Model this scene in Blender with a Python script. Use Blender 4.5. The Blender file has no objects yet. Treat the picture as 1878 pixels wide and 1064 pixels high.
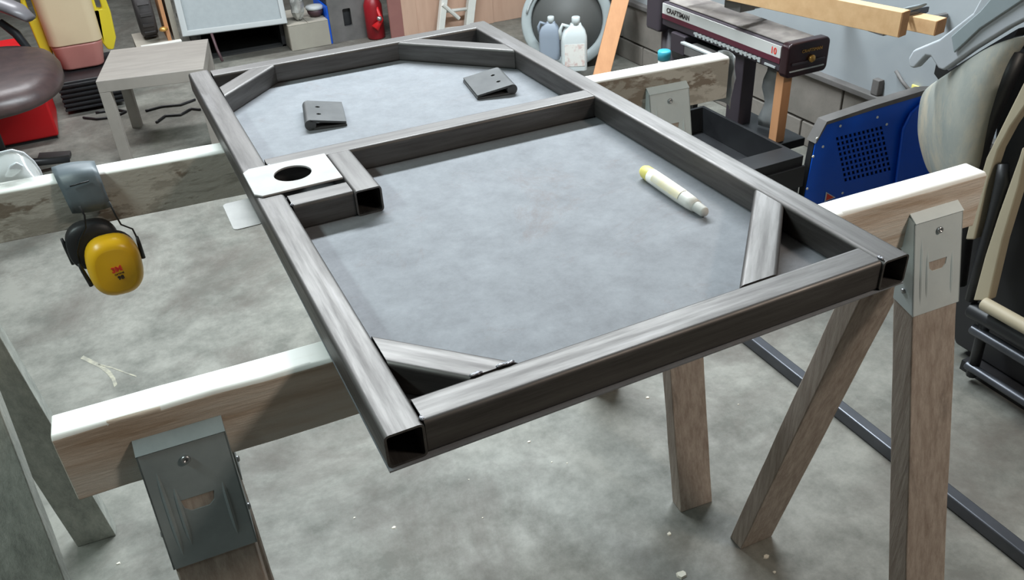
import bpy, bmesh, math, random
from mathutils import Vector, Matrix, Euler
from mathutils.geometry import tessellate_polygon
random.seed(7)
SC = bpy.context.scene
COL = SC.collection

# ------------------------------------------------------------------ camera
CAM = Vector((-0.1183, -0.5514, 1.4987))
CROT = Euler((0.9975, 0.0476, -0.4526), 'XYZ').to_matrix()
F = 1565.62
cd = bpy.data.cameras.new('camera'); cam = bpy.data.objects.new('camera', cd); COL.objects.link(cam)
cam.matrix_world = Matrix.Translation(CAM) @ CROT.to_4x4()
cd.sensor_width = 36; cd.lens = F/1878*36; cd.clip_start = .02
SC.camera = cam

# ------------------------------------------------------------------ world, lights, exposure
w = bpy.data.worlds.new('world'); SC.world = w; w.use_nodes = True
w.node_tree.nodes['Background'].inputs[0].default_value = (.75, .82, .85, 1)
w.node_tree.nodes['Background'].inputs[1].default_value = .12
SC.view_settings.view_transform = 'Standard'; SC.view_settings.look = 'None'
SC.view_settings.gamma = 1; SC.view_settings.exposure = 0.35; SC.view_settings.use_curve_mapping = False

def area(name, loc, target, size, power, col):
    d = bpy.data.lights.new(name, 'AREA'); d.shape = 'RECTANGLE'; d.size, d.size_y = size
    d.energy = power; d.color = col
    o = bpy.data.objects.new(name, d); COL.objects.link(o); o.location = loc
    o.rotation_euler = (Vector(target)-Vector(loc)).to_track_quat('-Z', 'Y').to_euler()
    return o
area('ceiling_fluorescent_rear', (1.1, 2.0, 2.5), (1.1, 2.0, 0), (2.4, .22), 125, (.86, .95, 1))
area('ceiling_fluorescent_far', (-0.2, 4.6, 2.5), (-0.2, 4.6, 0), (1.3, .25), 45, (.95, .97, 1))
area('ceiling_fluorescent_left', (-1.3, 0.6, 2.5), (-1.3, .6, 0), (.25, 1.3), 26, (.80, .97, .95))
area('ceiling_bulb_front', (1.5, -1.0, 2.4), (1.5, -1.0, 0), (.3, .3), 20, (1, .88, .76))

# ------------------------------------------------------------------ helpers
def ray(u, v): return CROT @ Vector(((u-939)/F, -(v-532)/F, -1))
def P(u, v, x=None, y=None, z=None, d=None):
    r = ray(u, v)
    if x is not None: t = (x-CAM.x)/r.x
    elif y is not None: t = (y-CAM.y)/r.y
    elif z is not None: t = (z-CAM.z)/r.z
    else: t = d
    return CAM + r*t

def tag(o, label=None, cat=None, group=None, kind=None):
    for k, v in (('label', label), ('category', cat), ('group', group), ('kind', kind)):
        if v: o[k] = v
    return o
def thing(name, label, cat, loc=(0, 0, 0), rotz=0, group=None):
    o = bpy.data.objects.new(name, None); COL.objects.link(o); o.empty_display_size = .05
    o.location = loc; o.rotation_euler = (0, 0, rotz)
    return tag(o, label, cat, group)

class MB:
    def __init__(s): s.v = []; s.f = []
    def add(s, vs, fs):
        n = len(s.v); s.v += [Vector(a) for a in vs]; s.f += [tuple(i+n for i in f) for f in fs]; return s
    def box(s, a, b, M=None):
        (x0, y0, z0), (x1, y1, z1) = a, b
        vs = [Vector(p) for p in ((x0,y0,z0),(x1,y0,z0),(x1,y1,z0),(x0,y1,z0),(x0,y0,z1),(x1,y0,z1),(x1,y1,z1),(x0,y1,z1))]
        if M: vs = [M @ p for p in vs]
        return s.add(vs, [(0,3,2,1),(4,5,6,7),(0,1,5,4),(1,2,6,5),(2,3,7,6),(3,0,4,7)])
    def hexa(s, bot, top):   # two matching loops
        n = len(bot)
        return s.add(list(bot)+list(top), [tuple(range(n-1, -1, -1)), tuple(range(n, 2*n))]+[(i, (i+1) % n, (i+1) % n+n, i+n) for i in range(n)])
    def prism(s, pts, ext):
        ext = Vector(ext); pts = [Vector(p) for p in pts]
        return s.hexa(pts, [p+ext for p in pts])
    def holed(s, outer, holes, th, M=None):   # plate in XY from z=0 to z=th with holes
        loops = [[Vector((p[0], p[1], 0)) for p in outer]]+[[Vector((p[0], p[1], 0)) for p in h] for h in holes]
        tris = tessellate_polygon(loops); flat = [p for l in loops for p in l]; n = len(flat)
        vs = flat+[p+Vector((0, 0, th)) for p in flat]
        fs = [tuple(reversed(t)) for t in tris]+[tuple(i+n for i in t) for t in tris]
        k = 0
        for l in loops:
            m = len(l)
            fs += [(k+i, k+(i+1) % m, k+(i+1) % m+n, k+i+n) for i in range(m)]; k += m
        if M: vs = [M @ p for p in vs]
        return s.add(vs, fs)
    def sweep(s, path, r, n=10, closed=False, cap=True, flat=None):
        path = [Vector(p) for p in path]; m = len(path); rings = []
        prev = None
        for i, p in enumerate(path):
            a = path[i-1] if i or closed else p; b = path[(i+1) % m] if i < m-1 or closed else p
            t = (b-a).normalized()
            if prev is None:
                up = Vector((0, 0, 1)) if abs(t.z) < .9 else Vector((1, 0, 0))
                nx = t.cross(up).normalized()
            else: nx = (prev-t*prev.dot(t)).normalized()
            prev = nx; ny = t.cross(nx)
            rr = r[i] if isinstance(r, (list, tuple)) else r
            fx, fy = flat or (1, 1)
            rings.append([p+nx*math.cos(2*math.pi*k/n)*rr*fx+ny*math.sin(2*math.pi*k/n)*rr*fy for k in range(n)])
        vs = [q for g in rings for q in g]; fs = []
        for i in range(m if closed else m-1):
            j = (i+1) % m
            fs += [(i*n+k, i*n+(k+1) % n, j*n+(k+1) % n, j*n+k) for k in range(n)]
        if cap and not closed: fs += [tuple(range(n-1, -1, -1)), tuple((m-1)*n+k for k in range(n))]
        return s.add(vs, fs)
    def lathe(s, prof, M=None, n=24, sx=1, sy=1):   # prof: (r,z)
        vs = []; m = len(prof)
        for r, z in prof:
            for k in range(n):
                a = 2*math.pi*k/n; vs.append(Vector((r*math.cos(a)*sx, r*math.sin(a)*sy, z)))
        if M: vs = [M @ p for p in vs]
        fs = [(i*n+k, i*n+(k+1) % n, (i+1)*n+(k+1) % n, (i+1)*n+k) for i in range(m-1) for k in range(n)]
        fs += [tuple(range(n-1, -1, -1)), tuple((m-1)*n+k for k in range(n))]
        return s.add(vs, fs)
    def grid(s, rows):
        m = len(rows); n = len(rows[0])
        return s.add([p for r in rows for p in r], [(i*n+j, i*n+j+1, (i+1)*n+j+1, (i+1)*n+j) for i in range(m-1) for j in range(n-1)])
    def build(s, name, mat, parent=None, bevel=0, smooth=False, seg=2, solid=0, subsurf=0, M=None):
        org = Vector((0, 0, 0))
        if M is None and parent is None:
            xs = [p.x for p in s.v]; ys = [p.y for p in s.v]; zs = [p.z for p in s.v]
            org = Vector(((min(xs)+max(xs))/2, (min(ys)+max(ys))/2, min(zs)))
        elif M is None and parent is not None and not parent.get('_local'):
            p = parent
            while p is not None: org += p.location; p = p.parent
        me = bpy.data.meshes.new(name); me.from_pydata([p-org for p in s.v], [], s.f)
        bm = bmesh.new(); bm.from_mesh(me); bmesh.ops.recalc_face_normals(bm, faces=bm.faces)
        bm.to_mesh(me); bm.free()
        if smooth:
            me.polygons.foreach_set('use_smooth', [True]*len(me.polygons))
        o = bpy.data.objects.new(name, me); COL.objects.link(o)
        me.materials.append(mat)
        if parent is not None: o.parent = parent
        if M is not None: o.matrix_local = M
        elif parent is None: o.location = org
        if solid:
            md = o.modifiers.new('solid', 'SOLIDIFY'); md.thickness = solid; md.offset = 0
        if subsurf:
            md = o.modifiers.new('sub', 'SUBSURF'); md.levels = md.render_levels = subsurf
        if bevel:
            md = o.modifiers.new('bevel', 'BEVEL'); md.width = bevel; md.segments = seg; md.limit_method = 'ANGLE'; md.angle_limit = math.radians(35)
            me.polygons.foreach_set('use_smooth', [True]*len(me.polygons))
            md2 = o.modifiers.new('wn', 'WEIGHTED_NORMAL'); md2.keep_sharp = False
        return o
def circ(cx, cy, rx, ry=None, n=24, a0=0):
    ry = ry or rx
    return [(cx+rx*math.cos(a0+2*math.pi*k/n), cy+ry*math.sin(a0+2*math.pi*k/n)) for k in range(n)]
def frame3(origin, xdir, ydir):   # matrix with local x,y in plane
    x = Vector(xdir).normalized(); y = Vector(ydir); y = (y-x*y.dot(x)).normalized(); z = x.cross(y)
    M = Matrix((x, y, z)).transposed().to_4x4(); M.translation = Vector(origin); return M
def text(name, body, mat, parent, M, size, ext=.0006, bold=0.0):
    c = bpy.data.curves.new(name, 'FONT'); c.body = body; c.size = size; c.extrude = ext; c.offset = bold
    c.align_x = 'CENTER'; c.align_y = 'CENTER'; c.resolution_u = 3
    t = bpy.data.objects.new(name, c); COL.objects.link(t)
    bpy.context.view_layer.update()
    me = bpy.data.meshes.new_from_object(t.evaluated_get(bpy.context.evaluated_depsgraph_get()))
    bpy.data.objects.remove(t); bpy.data.curves.remove(c)
    me.transform(M if parent is None else M); me.materials.clear(); me.materials.append(mat)
    org = Vector((0, 0, 0)); p = parent
    while p is not None: org += p.location; p = p.parent
    me.transform(Matrix.Translation(-org))
    o = bpy.data.objects.new(name, me); COL.objects.link(o); o.parent = parent
    return o

# ------------------------------------------------------------------ materials
def material(name, c1, c2=None, rough=.6, metal=0., scale=8., stretch=(1, 1, 1), detail=6, lo=.35, hi=.65,
             bump=.0, bscale=60., c3=None, s3=3., lo3=.5, hi3=.7, spec=.5, trans=0., alpha=1., rvar=0., coat=0., coords='Object', nr=.6):
    m = bpy.data.materials.new(name); m.use_nodes = True; nt = m.node_tree; N = nt.nodes; L = nt.links
    b = N['Principled BSDF']
    b.inputs['Roughness'].default_value = rough; b.inputs['Metallic'].default_value = metal
    b.inputs['Specular IOR Level'].default_value = spec; b.inputs['Transmission Weight'].default_value = trans
    b.inputs['Alpha'].default_value = alpha; b.inputs['Coat Weight'].default_value = coat
    b.inputs['Base Color'].default_value = (*c1, 1)
    tc = N.new('ShaderNodeTexCoord'); mp = N.new('ShaderNodeMapping'); mp.inputs['Scale'].default_value = stretch
    L.new(tc.outputs[coords], mp.inputs[0])
    def noise(sc, det=detail):
        n = N.new('ShaderNodeTexNoise'); n.inputs['Scale'].default_value = sc; n.inputs['Detail'].default_value = det; n.inputs['Roughness'].default_value = nr
        L.new(mp.outputs[0], n.inputs['Vector']); return n
    def ramp(src, l, h):
        r = N.new('ShaderNodeMapRange'); r.inputs[1].default_value = l; r.inputs[2].default_value = h
        L.new(src, r.inputs[0]); return r
    def mix(f, a, c):
        x = N.new('ShaderNodeMix'); x.data_type = 'RGBA'
        L.new(f, x.inputs[0])
        if isinstance(a, tuple): x.inputs[6].default_value = (*a, 1)
        else: L.new(a, x.inputs[6])
        x.inputs[7].default_value = (*c, 1); return x.outputs[2]
    if c2:
        n = noise(scale); r = ramp(n.outputs[0], lo, hi); col = mix(r.outputs[0], c1, c2)
        if c3:
            n3 = noise(s3, 9); n3.inputs['Distortion'].default_value = .6
            r3 = ramp(n3.outputs[0], lo3, hi3); col = mix(r3.outputs[0], col, c3)
        L.new(col, b.inputs['Base Color'])
        if rvar:
            rr = N.new('ShaderNodeMapRange'); rr.inputs[1].default_value = lo; rr.inputs[2].default_value = hi
            rr.inputs[3].default_value = rough-rvar; rr.inputs[4].default_value = rough+rvar
            L.new(n.outputs[0], rr.inputs[0]); L.new(rr.outputs[0], b.inputs['Roughness'])
    if bump:
        n = noise(bscale); bp = N.new('ShaderNodeBump'); bp.inputs['Strength'].default_value = bump; bp.inputs['Distance'].default_value = .004
        L.new(n.outputs[0], bp.inputs['Height']); L.new(bp.outputs[0], b.inputs['Normal'])
    return m
def flat(name, c, rough=.5, metal=0., **k): return material(name, c, rough=rough, metal=metal, **k)

MT = {}
MT['steel'] = material('mill_steel_tube', (.155, .145, .138), (.10, .092, .088), rough=.50, metal=.8, nr=.7, scale=5, stretch=(1, 14, 14), c3=(.18, .17, .168), s3=3.5, lo3=.55, hi3=.75, rvar=.06)
MT['sheet'] = material('mill_steel_sheet', (.25, .262, .28), (.185, .19, .205), rough=.62, metal=.1, spec=.3, nr=.85, scale=14, lo=.3, hi=.7, c3=(.19, .165, .165), s3=3.6, lo3=.54, hi3=.70, rvar=.05)
MT['bright_plate'] = material('bright_plasma_cut_plate', (.50, .48, .465), (.43, .41, .40), rough=.6, metal=.1, scale=30)
MT['weld'] = material('weld_bead', (.55, .55, .6), (.3, .3, .34), rough=.25, metal=1, scale=200, bump=.6, bscale=300)
MT['hinge'] = material('dull_forged_steel', (.10, .10, .10), (.07, .07, .07), rough=.5, metal=.4, scale=20)
MT['hole'] = flat('dark_hole', (.02, .02, .02), .8)  # near-black colour painting in the shade inside the open cabinet
MT['beam'] = material('weathered_beam_pine', (.78, .67, .57), (.50, .37, .27), nr=.62, rough=.75, scale=4, stretch=(1, 11, 11), lo=.40, hi=.62, bump=.35, bscale=30, c3=(.74, .69, .62), s3=1.6, lo3=.5, hi3=.68)
MT['beam_old'] = material('flaked_painted_beam', (.56, .53, .47), (.25, .205, .16), rough=.8, nr=.66, scale=6, stretch=(1, 2.4, 2.4), lo=.52, hi=.56, bump=.6, bscale=16, c3=(.40, .37, .32), s3=10, lo3=.52, hi3=.58)
MT['beam_top'] = material('white_dusted_paint', (.86, .85, .81), (.72, .69, .62), rough=.8, nr=.7, scale=7, stretch=(1, 3, 3), lo=.5, hi=.75)  # near-white colour paints strong overhead light onto the beam tops
MT['leg'] = material('weathered_leg_pine', (.50, .43, .37), (.28, .22, .18), rough=.8, nr=.72, scale=9, stretch=(10, 10, 1), lo=.3, hi=.7, bump=.3, bscale=30, c3=(.19, .155, .13), s3=2.2, lo3=.58, hi3=.74)
MT['leg_grey'] = material('greyed_leg_wood', (.50, .51, .46), (.27, .28, .25), rough=.85, nr=.8, scale=9, stretch=(3, 3, 1), lo=.35, hi=.65, bump=.5, bscale=30)
MT['galv'] = material('galvanised_bracket', (.66, .72, .72), (.58, .64, .65), rough=.5, metal=.15, scale=14, bump=.05, c3=(.62, .66, .66), s3=5, lo3=.55, hi3=.7)  # right-hand brackets: stronger light there is put into the lighter base colour
MT['galv_dark'] = material('galvanised_bracket_grey', (.36, .41, .42), (.29, .335, .345), rough=.5, metal=.2, scale=14, nr=.7, c3=(.46, .50, .50), s3=6, lo3=.55, hi3=.75)  # left-hand brackets: same metal, weaker light put into the darker colour
MT['screw'] = flat('screw_metal', (.45, .46, .47), .35, .9)
MT['floor'] = material('workshop_concrete', (.25, .245, .215), (.125, .125, .108), rough=.6, nr=.74, scale=5, lo=.38, hi=.62, detail=12, bump=.15, bscale=60, c3=(.105, .092, .078), s3=1.6, lo3=.47, hi3=.68, rvar=.1)
MT['block'] = material('concrete_block', (.24, .215, .19), (.17, .155, .135), rough=.85, scale=5, bump=.4, bscale=50)
MT['mortar'] = material('mortar', (.13, .115, .10), (.10, .09, .08), rough=.9, scale=20)
MT['drywall'] = material('blue_grey_painted_wall', (.32, .345, .36), (.28, .305, .32), rough=.8, scale=3)
MT['plaster'] = material('pale_wall', (.20, .19, .18), (.16, .15, .14), rough=.9, scale=3)
MT['ledge'] = material('dark_sill_board', (.13, .12, .115), (.09, .085, .08), rough=.7, scale=10)
MT['black'] = flat('black_plastic', (.018, .018, .02), .45)
MT['blackm'] = material('black_painted_steel', (.018, .019, .021), (.010, .010, .012), rough=.45, scale=8)
MT['yellow'] = material('yellow_ear_cup', (.88, .50, .015), (.84, .46, .012), rough=.32, scale=6)
MT['red_ink'] = flat('red_ink', (.75, .05, .03), .5)
MT['black_ink'] = flat('black_ink', (.04, .03, .03), .6)
MT['grey_pad'] = material('grey_vinyl_pad', (.13, .155, .17), (.09, .11, .125), rough=.45, scale=14, bump=.1, bscale=25)
MT['clear'] = material('clear_film', (.9, .93, .92), rough=.12, trans=.0, alpha=.32, spec=.8)
MT['clear_rim'] = flat('clear_rim', (.72, .75, .78), .2, alpha=.8)
MT['marker'] = flat('marker_white', (.84, .82, .76), .45)
MT['marker_y'] = flat('marker_yellow', (.88, .78, .22), .45)
MT['marker_l'] = material('marker_label', (.88, .78, .50), (.85, .80, .66), rough=.5, scale=60)
MT['leather'] = material('brown_leather', (.060, .036, .034), (.042, .026, .026), rough=.4, scale=20, bump=.25, bscale=18)
MT['arm'] = flat('dark_grey_arm', (.17, .16, .17), .35)
MT['red'] = flat('red_plastic', (.55, .008, .012), .4)
MT['red_dark'] = flat('dark_red_enamel', (.26, .006, .012), .4)
MT['lack'] = material('grey_brown_table', (.30, .27, .24), (.25, .225, .20), rough=.6, scale=6, stretch=(1, 6, 1))
MT['tank'] = material('milky_tank', (.68, .55, .36), (.64, .50, .33), rough=.4, scale=3)
MT['tank_liquid'] = material('pink_liquid_tank', (.48, .20, .17), (.43, .17, .15), rough=.35, scale=4)
MT['tank_y'] = flat('yellow_tank_handle', (.70, .55, .03), .4)
MT['grey_panel'] = material('grey_lid', (.34, .37, .38), (.31, .34, .35), rough=.55, scale=30)
MT['grey_rim'] = flat('grey_rim', (.44, .46, .46), .5)
MT['carton'] = material('pale_board', (.40, .37, .31), (.34, .31, .26), rough=.8, scale=4)
MT['white'] = material('white_paint', (.70, .69, .64), (.62, .61, .57), rough=.6, scale=8)
MT['greybox'] = material('dirty_grey_metal', (.17, .16, .155), (.12, .115, .11), rough=.6, scale=9)
MT['ply'] = material('pinkish_plywood', (.58, .38, .28), (.52, .33, .24), rough=.75, scale=3, stretch=(6, 6, 1))
MT['ply2'] = material('maroon_board', (.30, .13, .11), (.24, .10, .09), rough=.7, scale=4)
MT['foil'] = material('crumpled_foil', (.55, .55, .52), (.25, .25, .24), rough=.35, metal=.4, scale=18)
MT['tote'] = material('grey_poly_bin', (.38, .42, .42), (.33, .365, .37), rough=.5, scale=5)
MT['bin_in'] = flat('bin_inside', (.10, .10, .095), .6)
MT['jug'] = material('pale_jug', (.60, .64, .64), (.54, .58, .58), rough=.35, scale=5)
MT['jug2'] = flat('blue_grey_jug', (.26, .30, .36), .4)
MT['label_w'] = material('paper_label', (.72, .70, .66), (.6, .45, .42), rough=.6, scale=40, lo=.5, hi=.65)
MT['pine'] = material('fresh_pine', (.72, .47, .25), (.62, .38, .19), rough=.65, scale=3, stretch=(1, 12, 12), lo=.3, hi=.7)
MT['pine_z'] = material('fresh_pine_upright', (.62, .31, .15), (.54, .26, .12), rough=.65, scale=3, stretch=(12, 12, 1), lo=.3, hi=.7)
MT['pine_end'] = material('pine_end_grain', (.42, .23, .11), (.34, .18, .08), rough=.8, scale=30)
MT['saw_top'] = material('dusty_saw_top', (.14, .12, .11), (.32, .29, .26), rough=.7, scale=6, lo=.45, hi=.7)
MT['saw_white'] = flat('saw_badge_strip', (.62, .62, .60), .45)
MT['maroon'] = flat('maroon_strip', (.10, .014, .03), .5)
MT['saw_dark'] = flat('saw_dark', (.045, .035, .045), .5)
MT['saw_cap'] = flat('saw_end_cap', (.022, .006, .009), .3)
MT['gold'] = flat('brass_knob', (.65, .36, .10), .3, .6)
MT['cyan'] = flat('cyan_cap', (.05, .38, .50), .4)
MT['blue'] = material('blue_machine_panel', (.002, .085, .56), (.002, .09, .60), rough=.4, scale=4)
MT['dust'] = material('dusty_fender', (.36, .355, .31), (.23, .26, .25), rough=.75, scale=3.5, stretch=(1, 1, .5), lo=.35, hi=.65, c3=(.42, .38, .30), s3=4, lo3=.5, hi3=.62, nr=.75, bump=.2, bscale=12)
MT['dust_grey'] = material('dusty_grey_hood', (.27, .31, .33), (.22, .26, .27), rough=.7, scale=4)
MT['dust_light'] = material('dusty_light_hood', (.42, .44, .47), (.36, .38, .40), rough=.7, scale=4)
MT['tan'] = material('tan_tube', (.44, .38, .27), (.38, .33, .235), rough=.55, scale=5)
MT['chip'] = flat('pale_chip', (.75, .70, .60), .8)
MT['streak'] = material('old_paint_streak', (.40, .375, .29), (.26, .25, .21), rough=.7, scale=40, lo=.4, hi=.6)
MT['plastic_sheet'] = material('plastic_film', (.33, .34, .34), (.24, .25, .25), rough=.35, scale=7, alpha=.85)
MT['tube_dark'] = material('dark_steel_tube', (.10, .105, .12), (.07, .075, .085), rough=.35, metal=.5, scale=6)
MT['rubber'] = flat('rubber', (.05, .045, .045), .7)
MT['pink_rod'] = flat('dull_pink_rod', (.07, .035, .04), .5)

# ------------------------------------------------------------------ setting
def struct(o, name=None): o['kind'] = 'structure'; return o
struct(MB().box((-2.6, -2.6, -.1), (2.45, 8.1, 0)).build('floor', MT['floor']))
struct(MB().box((-2.6, -2.6, 2.6), (2.45, 8.1, 2.7)).build('ceiling', MT['plaster']))
struct(MB().box((-2.7, -2.6, 0), (-2.6, 8.1, 2.6)).build('wall_left', MT['plaster']))
struct(MB().box((-2.6, 8.1, 0), (2.45, 8.2, 2.6)).build('wall_back', MT['plaster']))
struct(MB().box((-2.6, -2.7, 0), (2.45, -2.6, 2.6)).build('wall_front', MT['plaster']))
wr = struct(MB().box((2.41, -2.6, 0), (2.5, 8.1, .305)).build('wall_right', MT['mortar']))
wd = struct(MB().box((2.40, -2.6, .325), (2.5, 8.1, 2.6)).build('wall_right', MT['drywall']))
me = None
for row, (z0, z1) in enumerate(((.0, .100), (.110, .302))):
    proto = None
    y = -.4-(.2 if row else 0)
    while y < 6.6:
        if proto is None:
            proto = MB().box((-.016, 0, z0), (.012, .392, z1)).build('concrete_block', MT['block'], wr, bevel=.004, seg=1, M=Matrix.Identity(4))
            b = proto
        else:
            b = proto.copy(); COL.objects.link(b)
        b.location = Vector((2.41, y, 0))-wr.location
        y += .4
struct(MB().box((2.365, -2.6, .303), (2.42, 8.1, .325)).build('trim_1', MT['ledge'], bevel=.003))

# ------------------------------------------------------------------ steel tube builder
def tube(name, p0, p1, parent, mat, size=(.038, .038), t=.0025, r=.005, n0=None, n1=None, up=(0, 0, 1), open_ends=True):
    p0 = Vector(p0); p1 = Vector(p1); X = (p1-p0).normalized(); Z = Vector(up); Z = (Z-X*Z.dot(X)).normalized(); Y = Z.cross(X)
    Lg = (p1-p0).length
    def prof(w, h, rr):
        out = []
        for cx, cy, a0 in ((w/2-rr, h/2-rr, 0), (-w/2+rr, h/2-rr, 90), (-w/2+rr, -h/2+rr, 180), (w/2-rr, -h/2+rr, 270)):
            for k in range(4):
                a = math.radians(a0+30*k); out.append((cx+rr*math.cos(a), cy+rr*math.sin(a)))
        return out
    R3 = Matrix((X, Y, Z))           # world->local
    def endx(base, n, yy, zz):
        if n is None: return base
        nl = R3 @ Vector(n); return base-(nl.y*yy+nl.z*zz)/nl.x
    o_ = prof(size[0], size[1], r); i_ = prof(size[0]-2*t, size[1]-2*t, max(r-t, .001)); n = len(o_)
    m = MB()
    vs = [Vector((endx(0, n0, a, b), a, b)) for a, b in o_]+[Vector((endx(Lg, n1, a, b), a, b)) for a, b in o_]
    vs += [Vector((endx(0, n0, a, b), a, b)) for a, b in i_]+[Vector((endx(Lg, n1, a, b), a, b)) for a, b in i_]
    fs = []
    for k in range(n):
        j = (k+1) % n
        fs += [(k, j, n+j, n+k), (2*n+j, 2*n+k, 3*n+k, 3*n+j), (j, k, 2*n+k, 2*n+j), (n+k, n+j, 3*n+j, 3*n+k)]
    m.add(vs, fs)
    M = R3.transposed().to_4x4(); M.translation = p0
    q = parent; off = Vector((0, 0, 0))
    while q is not None: off += q.location; q = q.parent
    M.translation -= off
    o = m.build(name, mat, parent, M=M)
    me = o.data; me.polygons.foreach_set('use_smooth', [True]*len(me.polygons))
    me.set_sharp_from_angle(angle=math.radians(50))
    wn = o.modifiers.new('wn', 'WEIGHTED_NORMAL'); wn.keep_sharp = True; wn.weight = 100
    return o

# ------------------------------------------------------------------ welded door frame
S = .038; H = 1.0; W = .614; L = 1.137; zc = H-S/2
fr = thing('steel_door_frame', 'large welded square-tube steel door frame with sheet backing, laid flat across both sawhorses', 'door frame', (W/2, L/2, H-S))
xm = 1/1
tube('side_rail', (S/2, 0, zc), (S/2-.002, L, zc), fr, MT['steel'])
tube('side_rail', (W-S/2, 0, zc), (W-S/2-.004, L-.006, zc), fr, MT['steel'])
tube('end_rail', (S+.001, S/2+.002, zc-.0005), (W-S-.001, S/2+.002, zc-.0005), fr, MT['steel'])
tube('end_rail', (S, L-S/2-.002, zc-.0005), (W-S-.002, L-S/2-.006, zc-.0005), fr, MT['steel'])
tube('cross_bar', (S, .640, zc-.0005), (W-S-.002, .634, zc-.0005), fr, MT['steel'])
def brace(a, b, outward):
    a = Vector((*a, zc-.001)); b = Vector((*b, zc-.001)); d = (b-a).normalized()
    n = Vector((-d.y, d.x, 0)); o = Vector((*outward, 0))
    if n.dot(o) < 0: n = -n
    off = n*(S/2)
    # ends lie against x = const (side rail) and y = const (end rail)
    ax = a+off; bx = b+off
    ax = ax-d*((ax.x-a.x)/d.x); bx = bx+d*((b.y-bx.y)/d.y)
    tube('corner_brace', ax, bx, fr, MT['steel'], n0=(1, 0, 0), n1=(0, 1, 0))
brace((S+.0005, .154), (.150, S+.0025), (-1, -1))
brace((W-S-.001, .215), (.412, S+.0025), (1, -1))
brace((S-.001, .974), (.153, L-S-.002), (-1, 1))
brace((W-S-.004, .912), (.400, L-S-.005), (1, 1))
tube('lock_post', (.140, .479, zc), (.140, .620, zc), fr, MT['steel'])
tube('lock_tube', (S+.001, .501, zc-.0008), (.1205, .501, zc-.0008), fr, MT['steel'])
MB().holed([(0, .537), (.009, .526), (.119, .526), (.120, .527), (.120, .620), (.119, .621), (.010, .625), (0, .615)], [circ(.062, .577, .026, n=40)], .003,
           Matrix.Translation((0, 0, H))).build('lock_plate', MT['bright_plate'], fr, bevel=.0008)
def rrect(x0, y0, x1, y1, r, n=5):
    out = []
    for cx, cy, a0 in ((x1-r, y1-r, 0), (x0+r, y1-r, 90), (x0+r, y0+r, 180), (x1-r, y0+r, 270)):
        out += [(cx+r*math.cos(math.radians(a0+90*k/n)), cy+r*math.sin(math.radians(a0+90*k/n))) for k in range(n+1)]
    return out
lp = MB().holed(rrect(-.037, .534, .004, .623, .007), [], .0016, Matrix.Translation((0, 0, H-S-.0035))).build('lock_plate', MT['bright_plate'], fr, bevel=.0004)
MB().holed([(0, -.003), (W, 0), (W-.004, L-.004), (0, L)], [], .0018, Matrix.Translation((0, 0, H-S-.0018))).build('backing_sheet', MT['sheet'], fr)
welds = [((.0385, .004, H), (.0385, .010, H)), ((.0385, .616, H), (.0390, .632, H)), ((.099, .0405, H), (.112, .0405, H)), ((.126, .0405, H), (.146, .0405, H)),
         ((.578, .004, H), (.578, .012, H)), ((.0385, .484, H-.001), (.0385, .489, H-.001))]
for a, b in welds:
    a = Vector(a); b = Vector(b)
    pts = [a+(b-a)*(k/6)+Vector((random.uniform(-.0006, .0006), random.uniform(-.0006, .0006), .0004)) for k in range(7)]
    MB().sweep(pts, [.001, .0019, .0021, .0018, .0021, .0018, .001], n=8).build('weld_bead', MT['weld'], fr, smooth=True)

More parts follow.
